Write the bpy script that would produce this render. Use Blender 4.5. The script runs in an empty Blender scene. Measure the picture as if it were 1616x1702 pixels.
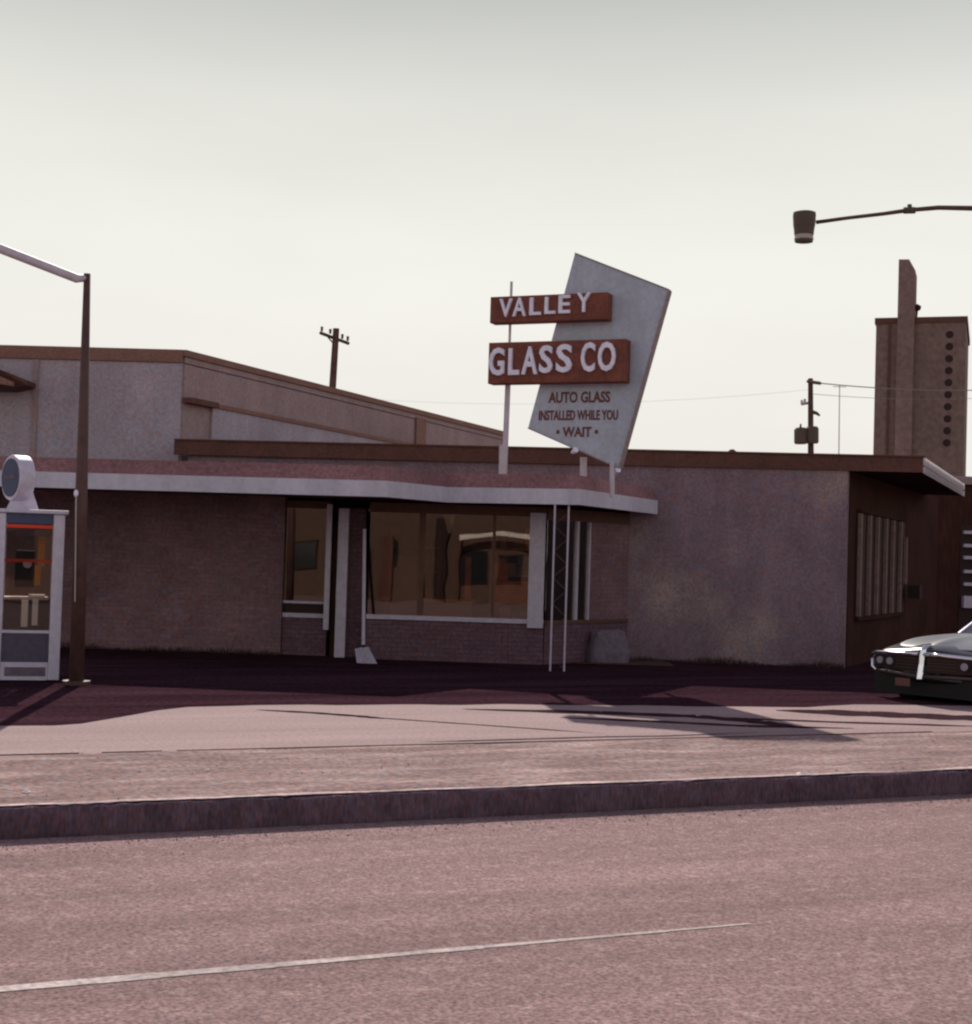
import bpy, math, random
from mathutils import Vector, Matrix
random.seed(7)
sc = bpy.context.scene
R = math.radians

# ------------------------------------------------------------------ camera
F = 2487.0                      # focal length in pixels of the 1616 px wide photograph
EYE = Vector((0, 0, 1.7))
PITCH, ROLL = math.atan(77 / F), R(1.78)
f0 = Vector((0, math.cos(PITCH), math.sin(PITCH)))
u0 = Vector((0, -math.sin(PITCH), math.cos(PITCH)))
r0 = Vector((1, 0, 0))
camR = r0 * math.cos(ROLL) + u0 * math.sin(ROLL)
camU = -r0 * math.sin(ROLL) + u0 * math.cos(ROLL)
cd = bpy.data.cameras.new('camera')
cd.sensor_fit = 'HORIZONTAL'; cd.sensor_width = 36; cd.lens = 36 * F / 1616
cd.clip_start = 0.1; cd.clip_end = 3000
cam = bpy.data.objects.new('camera', cd); sc.collection.objects.link(cam)
m = Matrix((camR, camU, -f0)).transposed().to_4x4(); m.translation = EYE
cam.matrix_world = m
sc.camera = cam

# ------------------------------------------------------------------ sky and sun
SUN_EL, SUN_AZ = R(35.5), R(-7)           # azimuth from +Y towards +X
w = bpy.data.worlds.new('World'); sc.world = w; w.use_nodes = True
nt = w.node_tree; nt.nodes.clear()
out = nt.nodes.new('ShaderNodeOutputWorld'); bg = nt.nodes.new('ShaderNodeBackground')
sky = nt.nodes.new('ShaderNodeTexSky'); sky.sky_type = 'NISHITA'; sky.sun_disc = False
sky.sun_elevation = SUN_EL; sky.sun_rotation = SUN_AZ
sky.air_density = 1.0; sky.dust_density = 3.0; sky.ozone_density = 1.0
hs = nt.nodes.new('ShaderNodeHueSaturation'); hs.inputs['Saturation'].default_value = 0.75
tc = nt.nodes.new('ShaderNodeTexCoord'); sx = nt.nodes.new('ShaderNodeSeparateXYZ')
rp = nt.nodes.new('ShaderNodeValToRGB')
rp.color_ramp.elements[0].position = 0.0; rp.color_ramp.elements[0].color = (0.84, 0.80, 0.74, 1)
e = rp.color_ramp.elements.new(0.20); e.color = (0.84, 0.83, 0.77, 1)
e = rp.color_ramp.elements.new(0.29); e.color = (0.72, 0.72, 0.67, 1)
e = rp.color_ramp.elements.new(0.355); e.color = (0.52, 0.53, 0.50, 1)
e = rp.color_ramp.elements.new(0.55); e.color = (0.27, 0.25, 0.36, 1)
rp.color_ramp.elements[-1].position = 1.0; rp.color_ramp.elements[-1].color = (0.22, 0.20, 0.32, 1)
SKY = 0.07
vm = nt.nodes.new('ShaderNodeVectorMath'); vm.operation = 'SCALE'; vm.inputs['Scale'].default_value = 0.66 / SKY
cl = nt.nodes.new('ShaderNodeVectorMath'); cl.operation = 'MINIMUM'; cl.inputs[1].default_value = (7, 7, 7)
mx = nt.nodes.new('ShaderNodeMix'); mx.data_type = 'RGBA'; mx.inputs[0].default_value = 0.9
L = nt.links.new
L(sky.outputs[0], hs.inputs['Color']); L(hs.outputs[0], cl.inputs[0])
L(tc.outputs['Generated'], sx.inputs[0]); L(sx.outputs['Z'], rp.inputs[0]); 
vn = nt.nodes.new('ShaderNodeTexNoise'); vn.inputs['Scale'].default_value = 2.5; vn.inputs['Detail'].default_value = 6
vp = nt.nodes.new('ShaderNodeMapping'); vp.inputs['Scale'].default_value = (1, 1, 4); L(tc.outputs['Generated'], vp.inputs[0]); L(vp.outputs[0], vn.inputs['Vector'])
vr = nt.nodes.new('ShaderNodeMapRange'); vr.inputs[1].default_value = .3; vr.inputs[2].default_value = .7; vr.inputs[3].default_value = .95; vr.inputs[4].default_value = 1.04
L(vn.outputs[0], vr.inputs[0]); vs_ = nt.nodes.new('ShaderNodeVectorMath'); vs_.operation = 'SCALE'
L(rp.outputs[0], vs_.inputs[0]); L(vr.outputs[0], vs_.inputs['Scale']); L(vs_.outputs[0], vm.inputs[0])
L(cl.outputs[0], mx.inputs[6]); L(vm.outputs[0], mx.inputs[7]); L(mx.outputs[2], bg.inputs[0])
bg.inputs[1].default_value = SKY; L(bg.outputs[0], out.inputs[0])

sd = bpy.data.lights.new('sun', 'SUN'); sd.energy = 3.1; sd.angle = R(0.5); sd.color = (1.0, 0.89, 0.81)
so = bpy.data.objects.new('sun', sd); sc.collection.objects.link(so)
sdir = Vector((math.sin(SUN_AZ) * math.cos(SUN_EL), math.cos(SUN_AZ) * math.cos(SUN_EL), math.sin(SUN_EL)))
so.rotation_euler = sdir.to_track_quat('Z', 'Y').to_euler(); so.location = (-6, 40, 30)

sc.view_settings.view_transform = 'Standard'; sc.view_settings.look = 'None'
sc.view_settings.exposure = 0.7; sc.view_settings.gamma = 1.0
sc.cycles.filter_width = 2.3                # the print is soft
sc.cycles.max_bounces = 8

# ------------------------------------------------------------------ helpers
def ray(px, py):
    d = camR * ((px - 808) / F) + camU * (-(py - 851) / F) + f0
    return d
def W(px, py, Y):                            # photograph pixel at depth Y -> world point
    d = ray(px, py); return EYE + d * (Y / d.y)
def G(px, py, z=0.0):                        # photograph pixel on the ground
    d = ray(px, py); return EYE + d * ((z - EYE.z) / d.z)
class Plane:                                 # vertical plane with local u (along), v (up)
    def __init__(s, p, q):
        s.o = Vector((p[0], p[1], 0)); d = Vector((q[0] - p[0], q[1] - p[1], 0)); s.len = d.length
        s.u = d.normalized(); s.n = Vector((s.u.y, -s.u.x, 0))    # n faces the camera side
    def hit(s, px, py):
        d = ray(px, py); t = (s.o - EYE).dot(s.n) / d.dot(s.n); p = EYE + d * t
        return ((p - s.o).dot(s.u), p.z)
    def P(s, u, v, w=0.0): return s.o + s.u * u + Vector((0, 0, v)) + s.n * w

class MB:
    def __init__(s): s.v = []; s.f = []
    def add(s, vs, fs):
        b = len(s.v); s.v += [Vector(v) for v in vs]; s.f += [tuple(i + b for i in f) for f in fs]; return s
    def hexa(s, p):                          # 8 points: bottom ring, top ring
        return s.add(p, [(0,3,2,1),(4,5,6,7),(0,1,5,4),(1,2,6,5),(2,3,7,6),(3,0,4,7)])
    def box(s, x0, x1, y0, y1, z0, z1):
        return s.hexa([(x0,y0,z0),(x1,y0,z0),(x1,y1,z0),(x0,y1,z0),(x0,y0,z1),(x1,y0,z1),(x1,y1,z1),(x0,y1,z1)])
    def pbox(s, pl, u0, u1, v0, v1, w0, w1):
        c = [pl.P(u0,v0,w1), pl.P(u1,v0,w1), pl.P(u1,v0,w0), pl.P(u0,v0,w0)]
        return s.hexa(c + [p + Vector((0,0,v1 - v0)) for p in c])
    def quad(s, a, b, c, d): return s.add([a, b, c, d], [(0,1,2,3)])
    def prism(s, pts, off):                  # polygon extruded by a vector
        n = len(pts); pts = [Vector(p) for p in pts]; off = Vector(off)
        return s.add(pts + [p + off for p in pts],
                     [tuple(range(n)), tuple(range(2*n-1, n-1, -1))] + [(i, i+n, (i+1) % n + n, (i+1) % n) for i in range(n)])
    def tube(s, pts, r, n=8, cap=True):
        pts = [Vector(p) for p in pts]; rs = r if isinstance(r, (list, tuple)) else [r] * len(pts)
        rings = []
        for i, p in enumerate(pts):
            d = (pts[min(i+1, len(pts)-1)] - pts[max(i-1, 0)]).normalized()
            a = d.cross(Vector((0,0,1)))
            if a.length < .05: a = d.cross(Vector((0,1,0)))
            a.normalize(); b = d.cross(a)
            rings.append([p + (a * math.cos(2*math.pi*k/n) + b * math.sin(2*math.pi*k/n)) * rs[i] for k in range(n)])
        fs = []
        for i in range(len(pts)-1):
            for k in range(n): fs.append((i*n+k, i*n+(k+1) % n, (i+1)*n+(k+1) % n, (i+1)*n+k))
        if cap: fs += [tuple(range(n-1, -1, -1)), tuple(range((len(pts)-1)*n, len(pts)*n))]
        return s.add([q for r_ in rings for q in r_], fs)
    def loft(s, rings, cap=True):
        n = len(rings[0]); fs = []
        for i in range(len(rings)-1):
            for k in range(n): fs.append((i*n+k, i*n+(k+1) % n, (i+1)*n+(k+1) % n, (i+1)*n+k))
        if cap: fs += [tuple(range(n-1, -1, -1)), tuple(range((len(rings)-1)*n, len(rings)*n))]
        return s.add([q for r_ in rings for q in r_], fs)
    def xform(s, M): s.v = [M @ v for v in s.v]; return s

def root_origin(o):
    while o.parent: o = o.parent
    return Vector(o.location)
def obj(name, mb, mat, parent=None, origin=None, smooth=False, bevel=0):
    me = bpy.data.meshes.new(name)
    if parent: org = root_origin(parent)
    elif origin is not None: org = Vector(origin)
    else: org = Vector((0, 0, 0))
    me.from_pydata([tuple(v - org) for v in mb.v], [], mb.f)
    import bmesh
    bm = bmesh.new(); bm.from_mesh(me); bmesh.ops.recalc_face_normals(bm, faces=bm.faces); bm.to_mesh(me); bm.free()
    me.materials.append(mat)
    if smooth: me.polygons.foreach_set('use_smooth', [True] * len(me.polygons))
    o = bpy.data.objects.new(name, me); sc.collection.objects.link(o)
    if parent: o.parent = parent
    else: o.location = org
    if bevel:
        b = o.modifiers.new('bevel', 'BEVEL'); b.width = bevel; b.segments = 2; b.limit_method = 'ANGLE'
    return o
def tag(o, label=None, cat=None, group=None, kind=None):
    if label: o['label'] = label
    if cat: o['category'] = cat
    if group: o['group'] = group
    if kind: o['kind'] = kind
    return o
def thing(name, label, cat, loc, group=None):
    o = bpy.data.objects.new(name, None); sc.collection.objects.link(o); o.location = loc; o.empty_display_size = .3
    return tag(o, label, cat, group)

# ------------------------------------------------------------------ materials
def mat(name, col, rough=.8, metal=0, spec=.3, n1=None, n2=None, bump=0, bscale=60, var=None, extra=None, trans=0, coat=0, chroma=None, street=False, n3=None):
    """n1/n2 = (scale, amount, stretch): brightness mottling; col linear rgb"""
    M = bpy.data.materials.new(name); M.use_nodes = True
    t = M.node_tree; b = t.nodes['Principled BSDF']
    b.inputs['Roughness'].default_value = rough; b.inputs['Metallic'].default_value = metal
    b.inputs['Specular IOR Level'].default_value = spec
    if coat: b.inputs['Coat Weight'].default_value = coat; b.inputs['Coat Roughness'].default_value = .05
    co = t.nodes.new('ShaderNodeNewGeometry')
    cur = t.nodes.new('ShaderNodeRGB'); cur.outputs[0].default_value = (*col, 1); cur = cur.outputs[0]
    def noise(scale, stretch=(1,1,1), detail=4, rough_=.6):
        mp = t.nodes.new('ShaderNodeMapping'); mp.inputs['Scale'].default_value = stretch
        if street:
            ro_ = t.nodes.new('ShaderNodeVectorRotate'); ro_.rotation_type = 'Z_AXIS'; ro_.inputs['Angle'].default_value = -R(24.5)
            t.links.new(co.outputs['Position'], ro_.inputs['Vector']); t.links.new(ro_.outputs[0], mp.inputs[0])
        else: t.links.new(co.outputs['Position'], mp.inputs[0])
        n = t.nodes.new('ShaderNodeTexNoise'); n.inputs['Scale'].default_value = scale
        n.inputs['Detail'].default_value = detail; n.inputs['Roughness'].default_value = rough_
        t.links.new(mp.outputs[0], n.inputs['Vector']); return n.outputs
    if var:                                  # (colour, scale, contrast lo, hi, stretch)
        n = noise(var[1], var[4] if len(var) > 4 else (1,1,1))
        mr = t.nodes.new('ShaderNodeMapRange'); mr.inputs[1].default_value = var[2]; mr.inputs[2].default_value = var[3]
        t.links.new(n[0], mr.inputs[0])
        mi = t.nodes.new('ShaderNodeMix'); mi.data_type = 'RGBA'
        t.links.new(mr.outputs[0], mi.inputs[0]); t.links.new(cur, mi.inputs[6]); mi.inputs[7].default_value = (*var[0], 1)
        cur = mi.outputs[2]
    if chroma:                               # fine warm / cool speckle of the surface
        n = noise(chroma[0], detail=2)
        mi = t.nodes.new('ShaderNodeMix'); mi.data_type = 'RGBA'; mi.blend_type = 'MULTIPLY'; mi.inputs[0].default_value = chroma[1]
        cr = t.nodes.new('ShaderNodeValToRGB'); cr.color_ramp.elements[0].position = .38; cr.color_ramp.elements[1].position = .62
        cr.color_ramp.elements[0].color = (1.0, .72, .58, 1); cr.color_ramp.elements[1].color = (.82, .92, 1.0, 1)
        t.links.new(n[0], cr.inputs[0]); t.links.new(cur, mi.inputs[6]); t.links.new(cr.outputs[0], mi.inputs[7]); cur = mi.outputs[2]
    for nn in (n1, n2, n3):
        if not nn: continue
        n = noise(nn[0], nn[2] if len(nn) > 2 else (1,1,1), 3)
        mr = t.nodes.new('ShaderNodeMapRange'); mr.inputs[1].default_value = .3; mr.inputs[2].default_value = .7
        mr.inputs[3].default_value = 1 - nn[1]; mr.inputs[4].default_value = 1 + nn[1]
        t.links.new(n[0], mr.inputs[0])
        sc_ = t.nodes.new('ShaderNodeVectorMath'); sc_.operation = 'SCALE'
        t.links.new(cur, sc_.inputs[0]); t.links.new(mr.outputs[0], sc_.inputs['Scale']); cur = sc_.outputs[0]
    if extra: cur = extra(t, co, cur, b)
    t.links.new(cur, b.inputs['Base Color'])
    if bump:
        n = noise(bscale, detail=5)
        bp = t.nodes.new('ShaderNodeBump'); bp.inputs['Strength'].default_value = min(bump, 1); bp.inputs['Distance'].default_value = .01
        t.links.new(n[0], bp.inputs['Height']); t.links.new(bp.outputs[0], b.inputs['Normal'])
    if trans:
        tr = t.nodes.new('ShaderNodeBsdfTranslucent'); t.links.new(cur, tr.inputs[0])
        ms = t.nodes.new('ShaderNodeMixShader'); ms.inputs[0].default_value = trans
        o_ = t.nodes['Material Output']; t.links.new(b.outputs[0], ms.inputs[1]); t.links.new(tr.outputs[0], ms.inputs[2])
        t.links.new(ms.outputs[0], o_.inputs[0])
    return M

def brick_extra(c2, sx_=4.6, sy_=13, amount=.8):
    def fn(t, co, cur, b):
        mp = t.nodes.new('ShaderNodeMapping'); mp.inputs['Rotation'].default_value = (R(90), 0, 0)
        t.links.new(co.outputs['Position'], mp.inputs[0])
        br = t.nodes.new('ShaderNodeTexBrick'); br.inputs['Scale'].default_value = 1
        br.inputs['Brick Width'].default_value = .21; br.inputs['Row Height'].default_value = .072
        br.inputs['Mortar Size'].default_value = .008; br.inputs['Mortar Smooth'].default_value = .3; br.inputs['Bias'].default_value = -.2
        t.links.new(mp.outputs[0], br.inputs[0])
        br.inputs['Color1'].default_value = (1,1,1,1); br.inputs['Color2'].default_value = (.72,.68,.7,1); br.inputs['Mortar'].default_value = (*c2, 1)
        mi = t.nodes.new('ShaderNodeMix'); mi.data_type = 'RGBA'; mi.blend_type = 'MULTIPLY'; mi.inputs[0].default_value = amount
        t.links.new(cur, mi.inputs[6]); t.links.new(br.outputs[0], mi.inputs[7]); return mi.outputs[2]
    return fn

def glass(name, tint=(.75,.7,.66), refl=.12):
    M = bpy.data.materials.new(name); M.use_nodes = True; t = M.node_tree; t.nodes.clear()
    o = t.nodes.new('ShaderNodeOutputMaterial'); tr = t.nodes.new('ShaderNodeBsdfTransparent'); tr.inputs[0].default_value = (*tint, 1)
    g = t.nodes.new('ShaderNodeBsdfGlossy'); g.inputs['Roughness'].default_value = .01; g.inputs[0].default_value = (.95,.9,.85,1)
    fr = t.nodes.new('ShaderNodeLayerWeight'); fr.inputs[0].default_value = .3
    mr = t.nodes.new('ShaderNodeMapRange'); mr.inputs[3].default_value = refl; mr.inputs[4].default_value = 1
    t.links.new(fr.outputs['Fresnel'], mr.inputs[0])
    geo = t.nodes.new('ShaderNodeNewGeometry')
    n = t.nodes.new('ShaderNodeTexNoise'); n.inputs['Scale'].default_value = 1.3; n.inputs['Detail'].default_value = 1
    t.links.new(geo.outputs['Position'], n.inputs['Vector'])
    bp = t.nodes.new('ShaderNodeBump'); bp.inputs['Strength'].default_value = .05; bp.inputs['Distance'].default_value = .03
    t.links.new(n.outputs[0], bp.inputs['Height']); t.links.new(bp.outputs[0], g.inputs['Normal'])
    ms = t.nodes.new('ShaderNodeMixShader'); t.links.new(mr.outputs[0], ms.inputs[0])
    t.links.new(tr.outputs[0], ms.inputs[1]); t.links.new(g.outputs[0], ms.inputs[2]); t.links.new(ms.outputs[0], o.inputs[0])
    return M

ST = 18  # film-like fine mottling scale used on walls
m_road   = mat('road_asphalt', (.262,.186,.182), .95, spec=.06, street=True, n1=(48,.5), chroma=(44,.45), n2=(1.1,.22,(.12,1.6,1)), bump=.9, bscale=55, var=((.38,.29,.27), 13, .50, .78))
m_marking= mat('worn_paint', (.40,.34,.325), .85, n1=(30,.35), n2=(2,.25), bump=.4, bscale=70)
m_conc   = mat('pale_concrete', (.32,.245,.24), .9, spec=.12, street=True, chroma=(22,.5), n1=(26,.24), n2=(1.2,.14,(.15,1.6,1)), bump=.4, bscale=50)
m_verge  = mat('dirt_verge', (.245,.18,.17), .95, spec=.05, street=True, chroma=(18,.6), n1=(20,.42), n2=(1.6,.22,(.35,1.6,1)), bump=1, bscale=26, var=((.38,.31,.295), 2.2, .45, .68, (.4,1.5,1)))
m_kerb   = mat('kerb_concrete', (.125,.085,.108), .95, spec=.1, chroma=(20,.6), n1=(26,.35,(2,1,.5)), n2=(4,.25), bump=1, bscale=24)  # stain and shade of the face both put into one dark colour
m_kerbt  = mat('kerb_top_concrete', (.45,.35,.34), .9, spec=.15, n1=(18,.45), n2=(2,.3))  # sunlit top edge put into a paler kerb colour
m_joint_shade    = mat('tar', (.05,.028,.032), 1, spec=0, n1=(10,.3))  # dark of the pavement joint and of the painted shadow streaks
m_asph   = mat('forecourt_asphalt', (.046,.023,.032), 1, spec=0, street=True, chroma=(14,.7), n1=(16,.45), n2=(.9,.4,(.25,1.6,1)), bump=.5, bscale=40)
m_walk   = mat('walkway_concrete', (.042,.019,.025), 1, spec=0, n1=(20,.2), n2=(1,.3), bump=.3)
m_ground = mat('far_ground', (.16,.12,.10), .95, n1=(2,.3))
m_stucco = mat('mauve_stucco', (.25,.185,.215), .95, spec=.1, chroma=(17,.6), n3=(1.6,.13,(1,1,.10)), var=((.31,.24,.235), .55, .56, .70), n1=(22,.24), n2=(1.1,.14), bump=.6, bscale=50)
m_stuccoB= mat('grey_stucco', (.43,.385,.44), .95, spec=.1, n3=(1.3,.09,(1,1,.10)), chroma=(14,.5), n1=(20,.18), n2=(.8,.10), bump=.5, bscale=40)
m_stuccoP= mat('pink_grey_stucco', (.36,.275,.28), .95, spec=.1, n3=(1.2,.09,(1,1,.10)), chroma=(12,.5), n1=(16,.18), n2=(.6,.12), bump=.4)
m_brown  = mat('brown_fascia', (.12,.052,.040), .8, n1=(20,.25), n2=(2,.15))
m_rust   = mat('rust_brown_trim', (.24,.125,.095), .8, n1=(20,.2), n2=(2,.12))
m_brick  = mat('dark_brick', (.235,.150,.170), .9, spec=.1, chroma=(14,.7), n1=(20,.22), n2=(.9,.2), bump=.4, extra=brick_extra((.7,.7,.72), amount=.6))
m_brickL = mat('base_brick', (.17,.105,.13), .9, spec=.1, chroma=(14,.6), n1=(20,.25), bump=.4, extra=brick_extra((.6,.6,.6)))
m_white  = mat('white_fascia_paint', (.56,.53,.61), .6, n3=(3,.10,(1,1,.3)), n1=(16,.08), n2=(1.2,.08))
m_whitew = mat('white_frame_paint', (.50,.44,.52), .6, n1=(14,.12))
m_pink   = mat('pink_roof_shingles', (.25,.13,.135), .95, n1=(18,.28), n2=(1.1,.18), bump=.6, bscale=30)
m_roof   = mat('roof_felt', (.16,.11,.11), .95, n1=(10,.2))
m_soffit = mat('brown_soffit', (.12,.06,.045), .8, n1=(10,.15))
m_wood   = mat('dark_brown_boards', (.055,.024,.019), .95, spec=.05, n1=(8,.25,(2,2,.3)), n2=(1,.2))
m_slat   = mat('slat_paint', (.26,.17,.15), .8, n1=(10,.2))
m_dark   = mat('dark_interior', (.09,.045,.036), .9, n1=(2,.3))
m_floor  = mat('interior_floor', (.08,.04,.03), .6, n1=(3,.2))
m_orange = mat('orange_print', (.42,.10,.035), .7, n1=(6,.3))
m_ochre  = mat('ochre_paint', (.60,.26,.04), .6, n1=(10,.15))
m_red    = mat('red_paint', (.75,.07,.03), .6, n1=(10,.1))
m_signr  = mat('sign_rust_red', (.195,.062,.044), .75, n1=(18,.22), n2=(3,.2), bump=.2)
m_signs  = mat('sign_silver_blue', (.45,.49,.58), .75, n3=(2.2,.09,(1,1,.15)), chroma=(14,.2), n1=(14,.08), n2=(1.5,.05))
m_signe  = mat('sign_edge', (.32,.24,.24), .8, n1=(10,.2))
m_letw   = mat('letter_white', (.82,.80,.95), .4, n1=(12,.12))
m_letd   = mat('letter_brown', (.16,.055,.05), .7, n1=(12,.2))
m_polew  = mat('white_pole', (.55,.50,.56), .5, n1=(8,.1))  # on the lamp arm this pale colour stands for sunlight
m_steel  = mat('galvanised_steel', (.45,.40,.42), .45, metal=.6, n1=(8,.1))
m_polebr = mat('brown_steel_pole', (.10,.052,.045), .6, n1=(8,.2))
m_util   = mat('creosoted_wood', (.10,.052,.04), .9, n1=(6,.3))
m_tower  = mat('tower_brown_concrete', (.20,.132,.115), .9, n1=(2.4,.2), n2=(.3,.1))
m_towerL = mat('tower_fin_concrete', (.23,.15,.135), .9, n1=(2.4,.2), n2=(.3,.1))
m_hole   = mat('dark_opening', (.035,.018,.016), .8)
m_lamp   = mat('lamp_housing', (.10,.07,.055), .6, n1=(14,.15))
m_lens   = mat('lamp_lens', (.75,.66,.62), .3, trans=.6)
m_alum   = mat('booth_aluminium', (.62,.58,.68), .5, metal=.1, n1=(12,.1))
m_kick   = mat('booth_slate_panel', (.10,.085,.12), .7, n1=(16,.15))
m_navy   = mat('sign_slate_blue', (.08,.09,.16), .7, n1=(16,.12))
m_glow   = mat('translucent_white_trim', (.9,.86,.88), .5, trans=.75, n1=(6,.08))
m_glass  = glass('shop_glass', (.8,.74,.7), .065)
m_bglass = glass('booth_glass', (.85,.82,.8), .02)
m_car    = mat('car_paint', (.012,.014,.018), .25, spec=.5, coat=.6)
m_carwh  = mat('car_hood_paint', (.11,.125,.145), .34, spec=.6)  # sunlit sheen of hood and roof put into a paler paint
m_chrome = mat('chrome', (.75,.74,.78), .12, metal=1.0)
m_black  = mat('black_rubber', (.02,.018,.018), .8)
m_headl  = mat('headlamp_glass', (.35,.33,.38), .1, spec=.8, coat=1)
m_cglass = mat('car_glass', (.02,.025,.03), .05, spec=.8, coat=1)
m_tan    = mat('tan_stucco', (.125,.08,.065), .9, n1=(4,.15))
m_paper  = mat('paper_white', (.85,.82,.78), .8)
m_grey   = mat('pale_stone', (.17,.13,.16), .9, n1=(14,.25))
m_wire   = mat('wire', (.22,.19,.18), .7)

# ------------------------------------------------------------------ ground
# street direction: vanishing point at photograph x ~ 6266
SD = ray(6266, 1097); SD.z = 0; SD.normalize(); SN = Vector((-SD.y, SD.x, 0))    # SN points away from the camera
K0 = G(0, 1348)                              # point of the kerb's top edge
def S(a, b, z):                              # along the street a, across b (0 = kerb edge)
    p = K0 + SD * a + SN * b; return Vector((p.x, p.y, z))
def grid_strip(a0, a1, b0, b1, z, n=1):
    mb = MB()
    for i in range(n):
        x0 = a0 + (a1 - a0) * i / n; x1 = a0 + (a1 - a0) * (i + 1) / n
        mb.quad(S(x0, b0, z), S(x1, b0, z), S(x1, b1, z), S(x0, b1, z))
    return mb
RZ = -0.182
tag(obj('road', grid_strip(-60, 120, -22, 0.02, RZ, 6), m_road), kind='structure')
lm = MB()
c0 = G(0, 1645, RZ); bl = (c0 - K0).dot(SN); aE = (G(1250, 1537, RZ) - K0).dot(SD)
n = 90
for i in range(n):                           # worn line, ragged width, thinning out at its far end
    a0 = -20 + (aE + 20) * i / n; a1 = -20 + (aE + 20) * (i + 1) / n
    ww = .045 + random.uniform(-.006, .006)
    if i > n - 12: ww *= (n - i) / 12 * .8 + .2
    lm.quad(S(a0, bl - ww, RZ + .003), S(a1, bl - ww, RZ + .003), S(a1, bl + ww, RZ + .003), S(a0, bl + ww, RZ + .003))
tag(obj('lane_marking', lm, m_marking), kind='structure')
# kerb with joints
from mathutils import noise as mn
kb = MB(); NK = 2600; prof = [(-.012, RZ-.05), (-.010, RZ+.03), (-.002, RZ+.09), (.004, -.03), (.012, -.008), (.03, .008), (.09, .012), (.16, .012), (.16, RZ-.05)]
rings = []
for i in range(NK+1):
    a = -12 + 60 * i / NK; rg_ = []
    jt_ = .012 if abs((a + 300) % 6.1 - 3) < .02 else 0
    for k_, (b_, z_) in enumerate(prof):
        d_ = mn.noise(Vector((a*9, b_*20, z_*14 + a*4))) * .012 + mn.noise(Vector((a*2.2, z_*6, 3))) * .014 + .006 * math.sin(a*42 + z_*38 + 2*mn.noise(Vector((a*1.5, 0, 8)))) * (.5 + mn.noise(Vector((a*.8, 4, 4))))
        if 1 <= k_ <= 6: rg_.append(S(a, b_ + d_ + (jt_ if k_ < 6 else 0), z_ + d_ * .6 - jt_ * .5))
        else: rg_.append(S(a, b_, z_))
    rings.append(rg_)
kb.loft(rings)
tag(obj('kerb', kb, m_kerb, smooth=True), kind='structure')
kt = MB()
pv = None
for i in range(601):
    a = -12 + i * .1; z_ = .022; c0_ = .05 + mn.noise(Vector((a*3, 1, 0)))*.02; c1_ = c0_ + max(.012, .06 + mn.noise(Vector((a*1.3, 9, 0)))*.07)
    q_ = (S(a, c0_, z_), S(a, c1_, z_))
    if pv: kt.quad(pv[0], q_[0], q_[1], pv[1])
    pv = q_
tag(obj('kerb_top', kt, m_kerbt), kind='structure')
bD = (G(0, 1256) - K0).dot(SN)               # far edge of the verge
vb = MB(); na, nb = 160, 12
def vz(a, b): return .004 + .012 * math.sin(a * 2.1 + b * 3) * math.sin(b * 5 + a) + random.uniform(0, .012)
pts = [[S(-20 + 80 * i / na, .16 + (bD - .16) * j / nb, .002 if j in (0, nb) else vz(i * .5, j * .2)) for j in range(nb + 1)] for i in range(na + 1)]
for i in range(na):
    for j in range(nb): vb.quad(pts[i][j], pts[i+1][j], pts[i+1][j+1], pts[i][j+1])
tag(obj('verge', vb, m_verge, smooth=True), kind='structure')
# light concrete frontage beyond the verge
tag(obj('pavement', grid_strip(-30, 90, bD, bD + 26, 0, 8), m_conc), kind='structure')
# dark asphalt in front of the building, outlined and darkened like its cast shadow
fa = MB()
ep = [(-900,1200),(0,1206),(90,1206),(135,1203),(200,1192),(260,1181),(310,1175.5),(420,1172),(700,1171),(900,1171),(1150,1174),(1340,1175.5),(1420,1171),(1616,1173),(2100,1186)]
e1 = []
for i_ in range(len(ep)-1):
    for k_ in range(6):
        t_ = k_/6; x_ = ep[i_][0]*(1-t_) + ep[i_+1][0]*t_; y_ = ep[i_][1]*(1-t_) + ep[i_+1][1]*t_
        g_ = G(x_, y_); e1.append((g_.x, g_.y + mn.noise(Vector((g_.x*1.7, 0, 0)))*.12))
fa.add([(x, y, .004) for x, y in e1] + [(30, 34, .004), (-25, 34, .004)], [tuple(range(len(e1) + 2))])
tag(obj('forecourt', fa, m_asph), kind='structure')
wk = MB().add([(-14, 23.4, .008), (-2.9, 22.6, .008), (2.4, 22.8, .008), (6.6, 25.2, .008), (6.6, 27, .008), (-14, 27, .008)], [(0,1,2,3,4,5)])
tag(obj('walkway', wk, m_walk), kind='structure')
tag(obj('ground', MB().quad((-1500, -600, -.22), (1500, -600, -.22), (1500, 2500, -.22), (-1500, 2500, -.22)), m_ground), kind='structure')
tag(obj('back_lot', MB().quad((-60, 26, -.012), (90, 26, -.012), (90, 170, -.012), (-60, 170, -.012)), m_ground), kind='structure')
# far kerb/gutter joint and dark strips painting shadow streaks on the pavement
def streak(name, pix, w0, label=None, m_=m_joint_shade):
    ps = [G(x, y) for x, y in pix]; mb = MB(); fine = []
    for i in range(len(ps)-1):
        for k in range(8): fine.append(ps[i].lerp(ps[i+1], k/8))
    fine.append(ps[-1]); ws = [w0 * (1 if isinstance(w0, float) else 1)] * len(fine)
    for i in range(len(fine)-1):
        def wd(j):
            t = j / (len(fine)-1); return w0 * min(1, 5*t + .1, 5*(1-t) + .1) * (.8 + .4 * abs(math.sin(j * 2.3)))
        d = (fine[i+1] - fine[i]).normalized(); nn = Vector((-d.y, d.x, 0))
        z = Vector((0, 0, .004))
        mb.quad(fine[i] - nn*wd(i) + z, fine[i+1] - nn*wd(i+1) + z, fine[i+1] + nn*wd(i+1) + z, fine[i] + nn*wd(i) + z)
    return tag(obj(name, mb, m_), kind='structure')
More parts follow.
